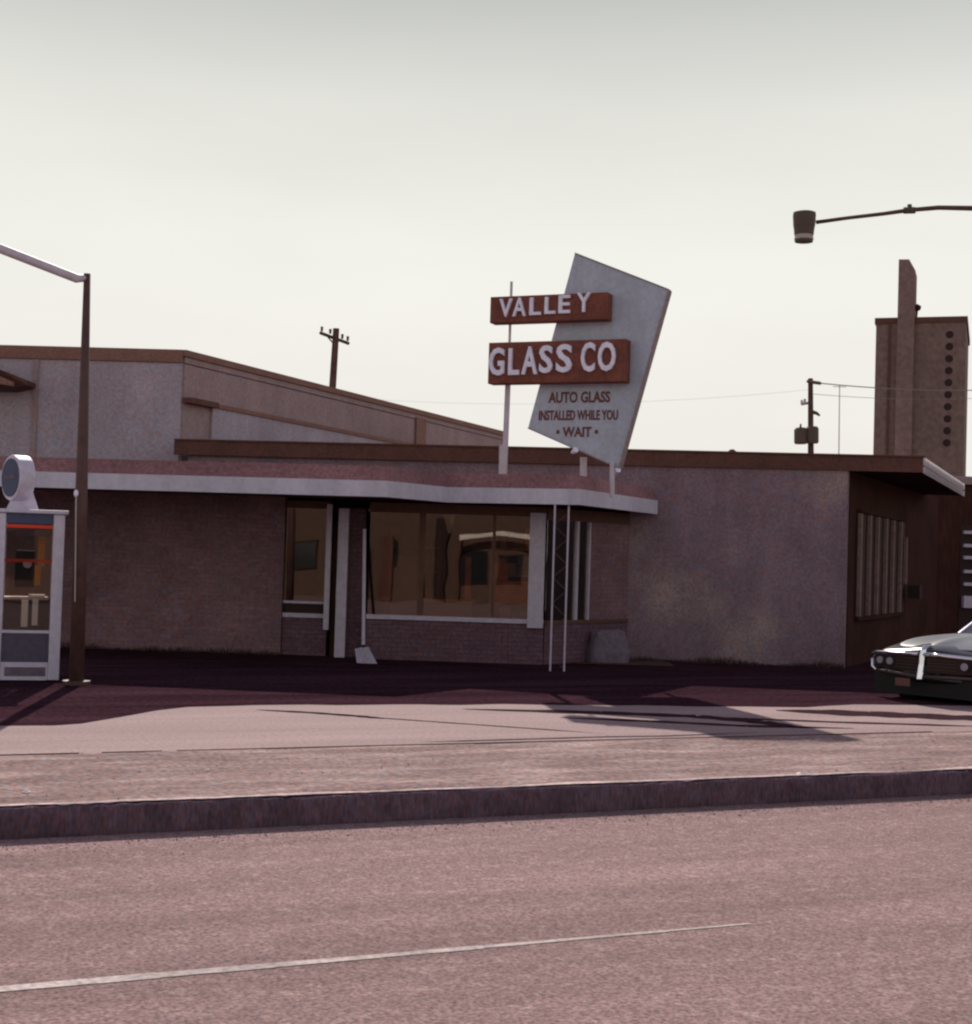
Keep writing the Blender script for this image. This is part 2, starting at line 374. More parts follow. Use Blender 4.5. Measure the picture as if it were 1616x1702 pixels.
jt = MB()
for a0, a1 in ((-20, .62), (.80, 1.30), (1.42, 9.5)):
    s0 = (G(0,1256)-K0).dot(SD)
    jt.quad(S(s0+a0, bD-.035, .006), S(s0+a1, bD-.035, .006), S(s0+a1, bD+.02, .006), S(s0+a0, bD+.02, .006))
tag(obj('pavement_joint', jt, m_joint_shade), kind='structure')
streak('tar_seam', [(425,1180),(520,1185),(600,1191),(640,1195)], .06)
streak('tar_seam', [(500,1184),(650,1195),(808,1206),(1008,1220)], .022)
streak('tar_seam', [(700,1234),(808,1231),(1010,1225),(1100,1224),(1260,1218)], .022)
streak('tar_patch', [(770,1179),(1000,1185),(1158,1191),(1260,1200),(1340,1211)], .16)
streak('tar_patch', [(930,1193),(1080,1199),(1240,1207),(1420,1211)], .09)
streak('tar_patch', [(1290,1181),(1450,1187),(1616,1194),(1760,1200)], .30)
streak('tar_patch', [(1170,1192),(1400,1201),(1640,1208)], .07)

# ------------------------------------------------------------------ tall stucco building (left, behind)
TZ = 5.36
TC = (-5.68, 27.45)
tb = thing('stucco_warehouse', 'tall grey stucco building with a rust brown roof trim, long side receding to the right', 'building', (TC[0], TC[1], 0))
TF = Plane((-16, 27.8), TC)                 # front
TE = (.46, 43.15)
TS = Plane(TC, TE)
sinw = TS.u
body = MB()
back = Vector((-16, 44, 0))
poly = [Vector((-16, 27.8, 0)), Vector((*TC, 0)), Vector((*TE, 0)), back]
body.prism(poly, (0, 0, TZ - .24))
obj('wall', body, m_stuccoB, tb)
# side skin (slightly different render colour), 6 mm proud
LS = TS.len
sk = MB().pbox(TS, .05, LS*.62, 0, TZ - .26, 0, .03)
obj('side_wall', sk, m_stuccoP, tb)
sk = MB().pbox(TS, LS*.655, LS - .02, 0, TZ - .26, 0, .03)
obj('end_wall', sk, m_stuccoP, tb)
obj('pilaster', MB().pbox(TS, LS*.62, LS*.655, 0, TZ - .2, 0, .09), m_rust, tb)
roof = MB(); roof.pbox(TF, 0, TF.len + .02, TZ - .235, TZ, -.3, .05)
obj('roof_trim', roof, m_rust, tb)
r2 = MB().pbox(TS, -.03, LS, TZ - .12, TZ - .002, -.3, .10)
obj('roof_trim', r2, m_rust, tb)
r3 = MB().pbox(TS, .03, LS, TZ - .235, TZ - .125, -.2, .05)
obj('roof_trim', r3, m_stuccoP, tb)
obj('roof_deck', MB().prism([p + Vector((0,0,TZ-.06)) for p in poly], (0,0,.03)), m_roof, tb)
# ledge on side wall
u1 = TS.hit(348, 668)[0]; u2 = TS.hit(640, 729)[0]
obj('ledge', MB().pbox(TS, .02, u1, 4.385, 4.485, .031, .22), m_brown, tb)
obj('ledge', MB().pbox(TS, u1 + .003, u2 + 2, 4.40, 4.48, .031, .12), m_rust, tb)
obj('lower_panel', MB().pbox(TS, u1, u2 + 1.5, 0, 4.396, .031, .08), m_stuccoB, tb)
# faint seam and small awning at far left
us = TF.hit(62, 650)[0]
obj('corner_strip', MB().pbox(TF, us - .08, us + .02, 0, TZ - .24, 0, .03), m_stuccoP, tb)
pa = [W(-60, 590, 26.6), W(0, 614, 26.6), W(45, 632, 27.0), W(45, 640, 27.0), W(0, 643, 26.6), W(-60, 640, 26.6)]
obj('awning', MB().prism(pa, (0, .9, 0)), m_brown, tb)
obj('awning', MB().prism([W(-60, 600, 26.5), W(20, 634, 26.5), W(20, 641, 26.5), W(-60, 630, 26.5)], (0, .12, 0)), m_rust, tb)

# ------------------------------------------------------------------ glass shop
A = (-5.45, 27.15); B = (6.22, 25.8); C2 = (7.48, 25.66)
shop = thing('glass_shop', 'low glass shop with mauve stucco wall, brown roof edge and storefront under a white canopy', 'building', (0, 25, 0))
FW = Plane(A, B)
SWd = Vector((math.sin(R(25.5)), math.cos(R(25.5)), 0))
SWp = Plane(B, (B[0] + SWd.x * 10, B[1] + SWd.y * 10))
PZ = 3.66
# main front wall: solid right part, open behind the storefront
uR = FW.hit(1045, 900)[0]
obj('wall', MB().pbox(FW, uR, FW.len, 0, PZ - .22, -.25, 0), m_stucco, shop)
obj('upper_wall', MB().pbox(FW, 0, uR - .002, 2.75, PZ - .22, -.25, 0), m_stucco, shop)
# stained lighter patch area is in the stucco material; side wall
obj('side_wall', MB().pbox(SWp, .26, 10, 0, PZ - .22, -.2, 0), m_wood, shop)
obj('corner_trim', MB().pbox(SWp, .002, .12, 0, PZ - .22, -.2, .01), m_stucco, shop)
# roof slab and edge
c2 = Vector((*C2, 0)); rd = Vector((math.sin(R(22.5)), math.cos(R(22.5)), 0)); e2 = c2 + rd * 7.9
rp_ = [FW.P(0, PZ-.05, .10), c2 + Vector((0,0,PZ-.05)), e2 + Vector((0,0,PZ-.05)), Vector((3, 36, PZ-.05)), Vector((-1.5, 36, PZ-.05)), FW.P(0, PZ-.05, -.3)]
obj('roof', MB().prism(rp_, (0,0,.03)), m_roof, shop)
obj('soffit', MB().prism([p - Vector((0,0,.20)) for p in rp_[:3]] + [Vector((6.3, 33.6, PZ-.25)), Vector((6.1, 26.2, PZ-.25))], (0,0,.02)), m_wood, shop)
FR = Plane(tuple(FW.P(0,0,.10))[:2], C2)
obj('roof_edge', MB().pbox(FR, -.22, FR.len, PZ - .255, PZ, -.05, .03), m_brown, shop)
obj('roof_edge_lip', MB().pbox(FR, -.22, FR.len + .02, PZ + .002, PZ + .03, -.12, .06), m_brown, shop)
SR = Plane(C2, tuple(e2)[:2])
for z0, z1 in ((PZ - .26, PZ - .155), (PZ - .125, PZ + .0)):
    obj('side_roof_trim', MB().pbox(SR, .0, SR.len, z0, z1, .0, .03), m_glow, shop)
obj('side_roof_backing', MB().pbox(SR, .02, SR.len, PZ - .15, PZ - .13, -.03, .02), m_brown, shop)
obj('roof_vent', MB().tube([W(1217, 760, 27.5), W(1217, 750, 27.5)], [.05, .05]).tube([W(1217, 751, 27.5), W(1217, 747, 27.5)], [.09, .04]), m_brown, shop)
# slatted side window
sl = SWp
uA = sl.hit(1423, 900)[0]; uB = sl.hit(1503, 900)[0]
win = obj('side_window', MB().pbox(sl, uA, uB, .80, .86, 0, .08).pbox(sl, uA, uB, 2.72, 2.78, 0, .08), m_wood, shop)
obj('pane', MB().pbox(sl, uA, uB, .863, 2.717, .005, .02), mat('slat_backing', (.05,.022,.018), .8), win)
for k, x in enumerate((1423, 1438.5, 1452, 1466, 1478, 1491, 1500)):
    u = sl.hit(x, 900)[0]
    z0, z1 = (.88, 2.7) if k < 6 else (1.45, 2.4)
    obj('slat', MB().pbox(sl, u + .0 , u + .075, z0, z1, .03, .10), m_slat, win)
obj('air_box', MB().pbox(sl, uB - .1, uB + .25, 1.15, 1.42, .11, .35), m_hole, shop)

# ---- storefront under the canopy
ZC = 2.56                                    # canopy soffit height
BW = Plane((-12.5, 25.15), tuple(W(472, 900, 24.75))[:2])       # brick wall left
obj('brick_wall', MB().pbox(BW, 0, BW.len, 0, ZC + .15, -.25, 0), m_brick, shop)
# entrance recess and window front
P1 = W(475, 900, 24.85); P2 = W(548, 900, 24.8)
EL = Plane(tuple(P1)[:2], tuple(P2)[:2])
obj('base_panel', MB().pbox(EL, 0, EL.len, 0, .62, -.1, .05), m_brickL, shop)
sw = obj('side_light', MB().pbox(EL, 0, EL.len, .63, .70, -.05, .07), m_whitew, shop)
obj('head_rail', MB().pbox(EL, 0, EL.len, ZC - .12, ZC, -.05, .04), m_soffit, sw)
obj('cross_rail', MB().pbox(EL, 0, EL.len, .86, .90, -.02, .05), m_whitew, sw)
obj('pane', MB().pbox(EL, 0, EL.len, .90, ZC - .12, 0, .006), m_glass, sw)
obj('lower_panel', MB().pbox(EL, 0, EL.len, .70, .86, 0, .02), m_hole, sw)
def post(name, px, y0, y1, D, hw, mt, par, z0=None):
    p = W(px, 950, D); z1 = W(px, y0, D).z; zz = W(px, y1, D).z if z0 is None else z0
    return obj(name, MB().box(p.x - hw, p.x + hw, p.y - .04, p.y + .04, zz, z1), mt, par, bevel=.008)
post('window_post', 545, 838, 1047, 24.6, .045, m_whitew, shop)
post('door_pillar', 569, 845, 1085, 24.5, .085, m_whitew, shop, z0=0.01)
post('door_jamb', 590, 845, 1100, 24.7, .16, m_brickL, shop, z0=0.0)
DP = Plane(tuple(W(552, 950, 24.75))[:2], tuple(W(590, 950, 24.75))[:2])
dr = obj('door', MB().pbox(DP, 0, DP.len, .01, 2.2, -.05, -.01), m_wood, shop)
obj('handle', MB().pbox(DP, .08, .11, .95, 1.2, 0, .03), m_chrome, dr)
WP = Plane(tuple(W(612, 950, 24.4))[:2], tuple(W(906, 950, 24.3))[:2])
obj('window_base', MB().pbox(WP, 0, WP.len, 0, .66, -.15, .03), m_brickL, shop)
bw = obj('display_window', MB().pbox(WP, 0, WP.len, .663, .735, -.06, .07), m_whitew, shop)
obj('head_rail', MB().pbox(WP, 0, WP.len, ZC - .16, ZC - .002, -.06, .02), m_soffit, bw)
ul = WP.hit(879, 950)[0]; ur = WP.hit(905, 950)[0]
obj('wide_mullion', MB().pbox(WP, ul, ur, .60, ZC - .10, -.05, .10), m_whitew, bw)
um = WP.hit(820, 950)[0]
obj('mullion', MB().pbox(WP, um - .025, um + .025, .735, ZC - .16, -.03, .03), m_soffit, bw)
um2 = WP.hit(700, 950)[0]
obj('mullion', MB().pbox(WP, um2 - .05, um2 + .05, .735, ZC - .16, -.03, .03), m_soffit, bw)
obj('pane', MB().pbox(WP, 0.01, um2 - .05, .735, ZC - .16, 0, .006), m_glass, bw)
obj('pane', MB().pbox(WP, um2 + .05, um - .025, .735, ZC - .16, 0, .006), m_glass, bw)
obj('pane', MB().pbox(WP, um + .025, ul, .735, ZC - .16, 0, .006), m_glass, bw)
# return going back to the stucco wall
RT = Plane(tuple(WP.P(WP.len + .002, 0))[:2], tuple(FW.P(uR, 0, .0))[:2])
obj('return_base', MB().pbox(RT, .01, RT.len, 0, .66, -.1, .02), m_brickL, shop)
rw = obj('return_window', MB().pbox(RT, 0.01, RT.len, .663, .72, -.04, .04), m_soffit, shop)
obj('head_rail', MB().pbox(RT, .01, RT.len, ZC-.2, ZC - .003, -.04, .02), m_soffit, rw)
for x, t_ in ((956, .03), (976, .02)):
    u = RT.hit(x, 950)[0]
    obj('mullion', MB().pbox(RT, u - t_, u + t_, .72, ZC - .2, -.03, .05), m_whitew, rw)
u9 = RT.hit(978, 950)[0]
obj('pane', MB().pbox(RT, .02, u9, .72, ZC - .2, 0, .006), m_glass, rw)
obj('return_wall', MB().pbox(RT, u9 + .003, RT.len, .66, ZC, -.1, .01), m_brick, shop)
pl_ = Plane(tuple(W(985, 1080, 25.0))[:2], tuple(W(1050, 1080, 25.2))[:2])
rk_ = MB(); rr_ = []
for z_, s_k in ((0, 1.0), (.18, 1.05), (.36, .93), (.50, .80), (.55, .5)):
    rr_.append([pl_.P(pl_.len/2 + math.copysign(abs(math.cos(q_*.3927))**.6, math.cos(q_*.3927))*pl_.len*.5*s_k + mn.noise(Vector((q_, z_*9, 1)))*.06, z_ + mn.noise(Vector((q_, z_*5, 7)))*.05*(z_ > 0),
              -.18 + math.copysign(abs(math.sin(q_*.3927))**.6, math.sin(q_*.3927))*.18*s_k) for q_ in range(16)])
obj('stone_planter', rk_.loft(rr_), m_grey, shop)

# ---- interior of the shop
obj('floor', MB().box(-4.4, 3.2, 24.9, 30, .0, .02), m_floor, shop)
obj('back_wall', MB().box(-4.4, 3.4, 30, 30.1, 0, 3.2), m_dark, shop)
obj('inner_wall', MB().box(-4.5, -4.42, 25.2, 30, 0, 3.2), m_dark, shop)
obj('inner_wall', MB().box(3.42, 3.5, 26.6, 30, 0, 3.2), m_dark, shop)
obj('ceiling', MB().prism([Vector((-4.4, 25.0, 2.70)), Vector((.9, 24.5, 2.70)), Vector((2.4, 26.4, 2.70)), Vector((3.4, 26.6, 2.70)), Vector((3.4, 30, 2.70)), Vector((-4.4, 30, 2.70))], (0, 0, .03)), m_dark, shop)

# ---- canopy
cn = obj('canopy', MB(), m_soffit, shop)
def cpt(px, D):
    p = W(px, 900, D); return Vector((p.x, p.y, 0))
cp = [cpt(-420, 22.75), cpt(120, 22.55), cpt(640, 22.1), cpt(742, 23.5), cpt(962, 22.8), cpt(1092, 26.05)]
inner = [FW.P(FW.hit(1092, 900)[0], 0, .0), FW.P(0, 0, 0), Vector((-13, 27.2, 0))]
top = [p + Vector((0, .06, ZC + .05)) for p in cp + inner]
me = MB().prism(top, (0, 0, .06))
bpy.data.objects.remove(cn)
cn = obj('canopy', me, m_soffit, shop)
fas = []
FH = .24
for i in range(len(cp) - 1):
    q = Plane(tuple(cp[i])[:2], tuple(cp[i+1])[:2])
    fas.append(obj('fascia', MB().pbox(q, 0 if i else 0, q.len, ZC, ZC + FH, -.04, 0 ), m_white, cn))
# pink shingled mansard strip: sloping back above the fascia (one continuous mesh)
def offs(i, d):
    a_ = (cp[i] - cp[i-1]).normalized() if i else (cp[1] - cp[0]).normalized()
    b_ = (cp[i+1] - cp[i]).normalized() if i < len(cp)-1 else a_
    na_ = Vector((-a_.y, a_.x, 0)); nb_ = Vector((-b_.y, b_.x, 0)); nn = (na_ + nb_).normalized()
    return cp[i] + nn * (d / max(.5, nn.dot(na_)))
rings = []
for i in range(len(cp)):
    o1 = offs(i, .03); o2 = offs(i, .12); o3 = offs(i, .22)
    rings.append([o1 + Vector((0,0,ZC+FH+.002)), o2 + Vector((0,0,ZC+FH+.225)), o3 + Vector((0,0,ZC+FH+.225)), o3 + Vector((0,0,ZC+FH-.06))])
obj('shingle_edge', MB().loft(rings), m_pink, cn)
# trellis post
def lattice(px, D, gap_px, base_y, par):
    p = W(px, 950, D); hw = gap_px / 2 / F * D
    mb = MB(); z1 = ZC + .04
    for s in (-1, 1): mb.box(p.x + s*hw - .014, p.x + s*hw + .014, p.y - .014, p.y + .014, .0, z1)
    t = obj('trellis_post', mb, m_whitew, par)
    rg = MB(); k = 0; z = .04
    while z < z1 - .2:
        sgn = 1 if k % 2 else -1
        rg.tube([Vector((p.x - sgn*hw, p.y, z)), Vector((p.x + sgn*hw, p.y, z + .2))], .006, 4, cap=False); z += .2; k += 1
    tag(obj('lattice', rg, m_soffit, t)); return t
lattice(931, 22.95, 23, 1117, shop)

# ------------------------------------------------------------------ things inside the shop
def inside_box(px0, px1, y0, y1, D, t, mt, name, label, cat, group=None):
    a_ = W(px0, (y0+y1)/2, D); b_ = W(px1, (y0+y1)/2, D); z1 = W(px0, y0, D).z; z0 = W(px0, y1, D).z
    return tag(obj(name, MB().box(a_.x, b_.x, D, D + t, z0, z1), mt, origin=(a_.x, D, z0), bevel=.005), label, cat, group)
inside_box(822, 878, 965, 1003, 24.75, .04, m_orange, 'poster', 'wide orange poster low in the right pane of the shop window', 'poster')
inside_box(822, 845, 935, 964, 24.75, .04, m_orange, 'poster', 'small rust orange notice above the wide orange poster in the shop window', 'poster')
inside_box(773, 783, 925, 1000, 24.9, .04, m_orange, 'banner', 'narrow dull orange banner left of the dark mullion in the shop window', 'banner')
wd = MB().prism([W(736, 851, 24.8), W(757, 851, 24.8), W(749, 886, 24.8), W(745, 886, 24.8)], (0, .04, 0))
tag(obj('pennant', wd, m_paper, origin=tuple(W(745, 886, 24.8))), 'white pointed pennant hanging behind the top of the shop window', 'pennant')
tl = W(613, 848, 25.2); tr_ = W(712, 850, 25.2)
lt = thing('ceiling_light', 'long pale tube light seen at the top left of the shop window', 'ceiling light', (tl.x, 25.2, tl.z))
lt['category'] = 'light'
obj('tube', MB().tube([tl, tr_], .028), m_paper, lt)
obj('housing', MB().hexa([tl + Vector((0,-.02,.03)), tr_ + Vector((0,-.02,.03)), tr_ + Vector((0,.12,.03)), tl + Vector((0,.12,.03)),
                          tl + Vector((0,-.02,.09)), tr_ + Vector((0,-.02,.09)), tr_ + Vector((0,.12,.09)), tl + Vector((0,.12,.09))]), m_soffit, lt)

ct = thing('shop_counter', 'brown wooden counter standing behind the middle of the shop window', 'counter', (-.9, 26.2, 0))
obj('counter_base', MB().box(-1.7, -.2, 26.0, 26.5, .02, .92), m_rust, ct)
obj('counter_top', MB().box(-1.76, -.14, 25.94, 26.56, .923, .97), m_ochre, ct)
for k_, (x, y, lb) in enumerate(((.1, 25.6, 'steel rack holding orange and brown stock behind the right shop pane'), (-1.75, 27.6, 'tall steel rack of tan stock behind the left part of the shop window'))):
    rk = thing('display_rack', lb, 'rack', (x, y, 0), 'display racks inside the shop')
    for px_ in (0, .9):
        for py_ in (0, .35): obj('post', MB().box(x+px_, x+px_+.03, y+py_, y+py_+.03, .02, 2.2), m_slat, rk)
    for z_ in (.5, .95, 1.4, 1.85):
        obj('shelf', MB().box(x-.01, x+.94, y-.01, y+.40, z_, z_+.025), m_slat, rk)
        xx = x + .04
        while xx < x + .8:
            w_ = random.uniform(.08, .2); h_q = random.uniform(.12, .36)
            obj('stock_box', MB().box(xx, xx+w_, y+.04, y+.3, z_+.027, z_+.027+h_q), random.choice([m_orange, m_tan, m_rust, m_grey, m_brown, m_paper] if k_ == 0 else [m_tan, m_ochre, m_brown, m_rust]), rk); xx += w_ + .03
gs = thing('glass_crate', 'pale framed sheet leaning inside the left part of the shop window', 'crate', (-1.5, 25.2, 0))
obj('sheet', MB().hexa([(-1.55,25.0,.5),(-1.05,25.0,.5),(-1.05,25.04,.5),(-1.55,25.04,.5),(-1.55,25.3,1.7),(-1.05,25.3,1.7),(-1.05,25.34,1.7),(-1.55,25.34,1.7)]), m_tan, gs)
obj('trestle', MB().box(-1.6, -1.0, 24.95, 25.35, .02, .49), m_brown, gs)
wm = MB()
for k_ in range(2600):
    if k_ % 2: pp = FW.P(random.uniform(uR, FW.len), 0, random.uniform(.02, .30)**1.0)
    else: pp = BW.P(random.uniform(3.5, BW.len), 0, random.uniform(.02, .22))
    cl_ = .5 + .5 * mn.noise(Vector((pp.x * 1.1, 0, 5))); hh = random.uniform(.03, .24) * cl_; aa = random.uniform(0, 6.28); w_ = random.uniform(.006, .016)
    d_ = Vector((math.cos(aa), math.sin(aa), 0)); tp_ = pp + Vector((random.uniform(-.08,.08), random.uniform(-.1,.02), hh))
    wm.add([pp - d_*w_, pp + d_*w_, tp_], [(0, 1, 2)])
m_weed = mat('dry_weeds', (.09,.055,.045), .9, n1=(5,.4))
tag(obj('weeds', wm, m_weed), 'dry brown weeds growing along the foot of the shop walls', 'weeds', kind='stuff')

# ------------------------------------------------------------------ shovel
sp = W(604, 1100, 23.35); stp = W(606, 880, 24.2)
sh = thing('shovel', 'wide bladed snow shovel standing on its blade against the shop entrance', 'shovel', (sp.x, sp.y, 0))
nk = W(604, 1072, 23.5)
obj('shaft', MB().tube([stp, nk], .028), m_whitew, sh)
bl_ = [W(590, 1078, 23.5), W(612, 1075, 23.5), W(627, 1106, 23.3), W(594, 1106, 23.3)]
bl_[2].z = max(bl_[2].z, .01); 
b = MB(); nn_ = 6
for i in range(nn_):
    for j in range(nn_):
        def q(u, v):
            p = bl_[0].lerp(bl_[1], u).lerp(bl_[3].lerp(bl_[2], u), v); p.y += .05 * math.sin(math.pi * u); p.z = max(p.z, .012); return p
        b.quad(q(i/nn_, j/nn_), q((i+1)/nn_, j/nn_), q((i+1)/nn_, (j+1)/nn_), q(i/nn_, (j+1)/nn_))
bo = obj('blade', b, m_whitew, sh, smooth=True); so_ = bo.modifiers.new('solid', 'SOLIDIFY'); so_.thickness = .008

# ------------------------------------------------------------------ roof sign
SP = Plane(tuple(W(817, 600, 24.15))[:2], tuple(W(1047, 600, 23.25))[:2])
sg = thing('shop_sign', 'rooftop sign with silver diamond board and rust red boxes reading VALLEY, GLASS CO', 'sign', tuple(SP.P(.2, 2.7)))
dia = [SP.P(*SP.hit(x, y), -.14) for x, y in ((951,418.5),(1107,479),(1024,776),(873,709.5))]
db = obj('diamond_board', MB().prism(dia, -SP.n * .14), m_signs, sg)
ed = MB()
for i in (0, 1, 2):
    a_, b_ = dia[i], dia[(i+1) % 4]; d_ = (b_-a_).normalized(); o_ = d_.cross(SP.n).normalized() 
    cen = (dia[0]+dia[2])/2
    if (a_ - cen).dot(o_) < 0: o_ = -o_
    o_ = o_ * .016; f_ = SP.n * .02; g_ = -SP.n * .16
    ed.hexa([a_+f_+o_*.1, b_+f_+o_*.1, b_+f_+o_, a_+f_+o_, a_+g_+o_*.1, b_+g_+o_*.1, b_+g_+o_, a_+g_+o_])
obj('edge_trim', ed, m_signe, db)
def sbox(pix, name):
    q = [SP.hit(x, y) for x, y in pix]
    u0_ = (q[0][0] + q[3][0]) / 2; u1_ = (q[1][0] + q[2][0]) / 2; z1_ = (q[0][1] + q[1][1]) / 2; z0_ = (q[2][1] + q[3][1]) / 2
    o = obj(name, MB().pbox(SP, u0_, u1_, z0_, z1_, -.13, .11), m_signr, sg, bevel=.01); return o
vb_ = sbox(((820,497),(1015,485.5),(1013,533),(818,538)), 'sign_box')
gb_ = sbox(((817,573),(1045,562.5),(1043,636.5),(815,638)), 'sign_box')
def text_mesh(s, size, offset=0, extrude=.01, spacing=1):
    c = bpy.data.curves.new('t', 'FONT'); c.body = s; c.size = size; c.offset = offset; c.extrude = extrude; c.space_character = spacing
    c.resolution_u = 3
    o = bpy.data.objects.new('t', c); sc.collection.objects.link(o)
    dg = bpy.context.evaluated_depsgraph_get(); dg.update()
    me = bpy.data.meshes.new_from_object(o.evaluated_get(dg)); bpy.data.objects.remove(o)
    return [v.co.copy() for v in me.vertices], [tuple(p.vertices) for p in me.polygons]
def letters(s, pl, x0, x1, ytop, ybot, w_, mt, par, name, bold=.02, ext=.02, tilt=0):
    """fit text between photograph columns x0..x1 and rows ytop..ybot (at the middle) on plane pl"""
    vs, fs = text_mesh(s, 1.0, bold, 0)
    ua, _ = pl.hit(x0, (ytop+ybot)/2); ub, _ = pl.hit(x1, (ytop+ybot)/2); xm = (x0+x1)/2
    _, va = pl.hit(xm, ybot); _, vt = pl.hit(xm, ytop)
    X0 = min(v.x for v in vs); X1 = max(v.x for v in vs); Y0 = min(v.y for v in vs); Y1 = max(v.y for v in vs)
    mb = MB(); n_ = len(vs)
    def f(v, w2):
        u = ua + (v.x - X0) / (X1 - X0) * (ub - ua); z = va + (v.y - Y0) / (Y1 - Y0) * (vt - va) + tilt * (u - ua)
        return pl.P(u, z, w2)
    top_ = [f(v, w_ + ext) for v in vs]; bot_ = [f(v, w_) for v in vs]
    from collections import Counter
    ec = {}
    for fc in fs:
        for i in range(len(fc)):
            a_, b_ = fc[i], fc[(i+1) % len(fc)]; k_ = (min(a_, b_), max(a_, b_)); ec.setdefault(k_, []).append((a_, b_))
    side = [(e_[0][1], e_[0][0], e_[0][0] + n_, e_[0][1] + n_) for e_ in ec.values() if len(e_) == 1]
    mb.add(top_ + bot_, fs + side)
    return obj(name, mb, mt, par)
# VALLEY: raised letters, hand set and a little uneven
for ch, x0, x1, yt, yb in (('V',836,857,499,529),('A',858,880,497,528),('L',886,905,497,526),('L',911,929,496,524),('E',934,953,493,523),('Y',964,987,489,521)):
    letters(ch, SP, x0, x1, yt, yb, .112, m_letw, vb_, 'letter', .018, .05)
for ch, x0, x1, yt, yb in (('G',819,844,580,626),('L',851,869,581,625),('A',873,899,578,624),('S',902,924,576,622),('S',930,956,574,621),('C',971,994,571,620),('O',999,1028,570,619)):
    letters(ch, SP, x0, x1, yt, yb, .112, m_letw, gb_, 'letter', .024, .05)
for s, x0, x1, yt, yb in (('AUTO GLASS',907,1010,649,668),('INSTALLED WHILE YOU',891,1023,680,697),('\u2022 WAIT \u2022',920,990,708,725)):
    letters(s, SP, x0, x1, yt, yb, -.137, m_letd, db, 'lettering', .03, .006)
# poles
def pole_px(x0, y0, x1, y1, D, r_, mt, par, name='pole', zb=None):
    a_ = W(x0, y0, D); b_ = W(x1, y1, D)
    if zb is not None: b_.z = zb
    return obj(name, MB().tube([a_, b_], r_, 10), mt, par, smooth=False)
pole_px(850.5, 468, 847, 575, 24.2, .022, m_steel, sg)
pole_px(846, 600, 838, 790, 24.2, .045, m_polew, sg, zb=2.72)
pole_px(836.8, 740, 835.5, 790, 24.22, .065, m_polew, sg, 'pole_sleeve', zb=2.72)
pole_px(970, 760, 970, 795, 23.9, .055, m_polew, sg, zb=2.72)
pole_px(1018, 768, 1018, 800, 23.45, .04, m_polew, sg, zb=2.72)
for x, y in ((953.5, 751), (1024, 784)):
    p = W(x, y, 23.5)
    obj('sign_lamp', MB().tube([p + Vector((-.02,.10,0)), p + Vector((0,0,.0)), p + Vector((.03,-.06,.03))], [.02,.035,.05]), m_letw, sg)

# ------------------------------------------------------------------ phone booth
D = 18.5
bx0 = W(-13, 1000, D).x; bx1 = W(99.5, 1000, D).x; bh = 2.13; bd = .86
pb = thing('phone_booth', 'glazed aluminium telephone booth with red trim and a round sign on its roof', 'phone booth', ((bx0+bx1)/2, D + bd/2, 0))
pw = .135
fr = MB()
for x in (bx0, bx1 - pw):
    for y in (D, D + bd - pw): fr.box(x, x + pw, y, y + pw, 0.02, bh - .05)
obj('frame', fr, m_alum, pb, bevel=.012)
obj('roof', MB().box(bx0 - .02, bx1 + .04, D - .03, D + bd + .03, bh - .048, bh), m_alum, pb, bevel=.01)
ix0, ix1 = bx0 + pw, bx1 - pw
dr = obj('door', MB().box(ix0 + .002, ix1 - .002, D + .02, D + .05, .02, .24), m_alum, pb)
obj('door_rail', MB().box(ix0 + .002, ix1 - .002, D + .02, D + .05, .60, .635), m_alum, dr)
obj('name_plate', MB().box(ix0 + .05, ix1 - .03, D + .012, D + .019, .07, .18), m_grey, dr)
obj('kick_panel', MB().box(ix0 + .004, ix1 - .004, D + .025, D + .045, .241, .599), m_kick, dr)
obj('pane', MB().box(ix0 + .004, ix1 - .004, D + .03, D + .036, .636, 1.93), m_bglass, dr)
obj('header_panel', MB().box(ix0, ix1, D + .01, D + .05, 1.955, 2.08), m_navy, pb)
obj('header_strip', MB().box(ix0 + .01, ix1 - .01, D + .012, D + .03, 1.90, 1.94), m_red, pb)
obj('valance', MB().box(ix0 + .01, ix1 - .01, D + .055, D + .07, 1.81, 1.89), m_grey, pb)
obj('cross_rail', MB().box(ix0, ix1, D + .04, D + .06, 1.475, 1.515), m_red, pb)
for s_ in (0, 1):
    x = bx0 + .02 if s_ == 0 else bx1 - .03
    sp_ = obj('side_panel', MB().box(x, x + .012, D + pw, D + bd - pw, .02, .62), m_kick, pb)
    obj('side_pane', MB().box(x, x + .008, D + pw, D + bd - pw, .625, 1.99), m_bglass, pb)
obj('back_panel', MB().box(ix0, ix1, D + bd - .06, D + bd - .04, .02, 1.0), m_kick, pb)
bpn = obj('back_pane', MB().box(ix0, ix1, D + bd - .06, D + bd - .052, 1.0, 2.0), m_bglass, pb)
obj('orange_post', MB().box(ix1 - .17, ix1 - .09, D + .45, D + .52, 1.42, 1.80).box(ix1 - .2, ix1 - .13, D + .455, D + .515, 1.18, 1.43), m_ochre, pb)
ph = obj('telephone', MB().box(ix0 + .12, ix0 + .36, D + .55, D + .74, 1.15, 1.62), m_black, pb, bevel=.02)
obj('handset', MB().tube([(ix0+.15, D+.50, 1.25), (ix0+.13, D+.46, 1.3), (ix0+.13, D+.46, 1.45), (ix0+.15, D+.50, 1.5)], [.03,.015,.015,.03]), m_black, ph)
obj('dial', MB().tube([(ix0+.27, D+.549, 1.45), (ix0+.27, D+.54, 1.45)], .055, 16), m_steel, ph)
shf = obj('shelf', MB().box(ix0 + .0, ix1 - .02, D + .42, D + .78, 1.0, 1.03), m_steel, pb)
tag(obj('directory', MB().box(ix0 + .22, ix0 + .30, D + .35, D + .6, .66, 1.0), m_paper, shf))
tag(obj('directory', MB().box(ix0 + .35, ix0 + .42, D + .35, D + .6, .68, 1.0), m_paper, shf))
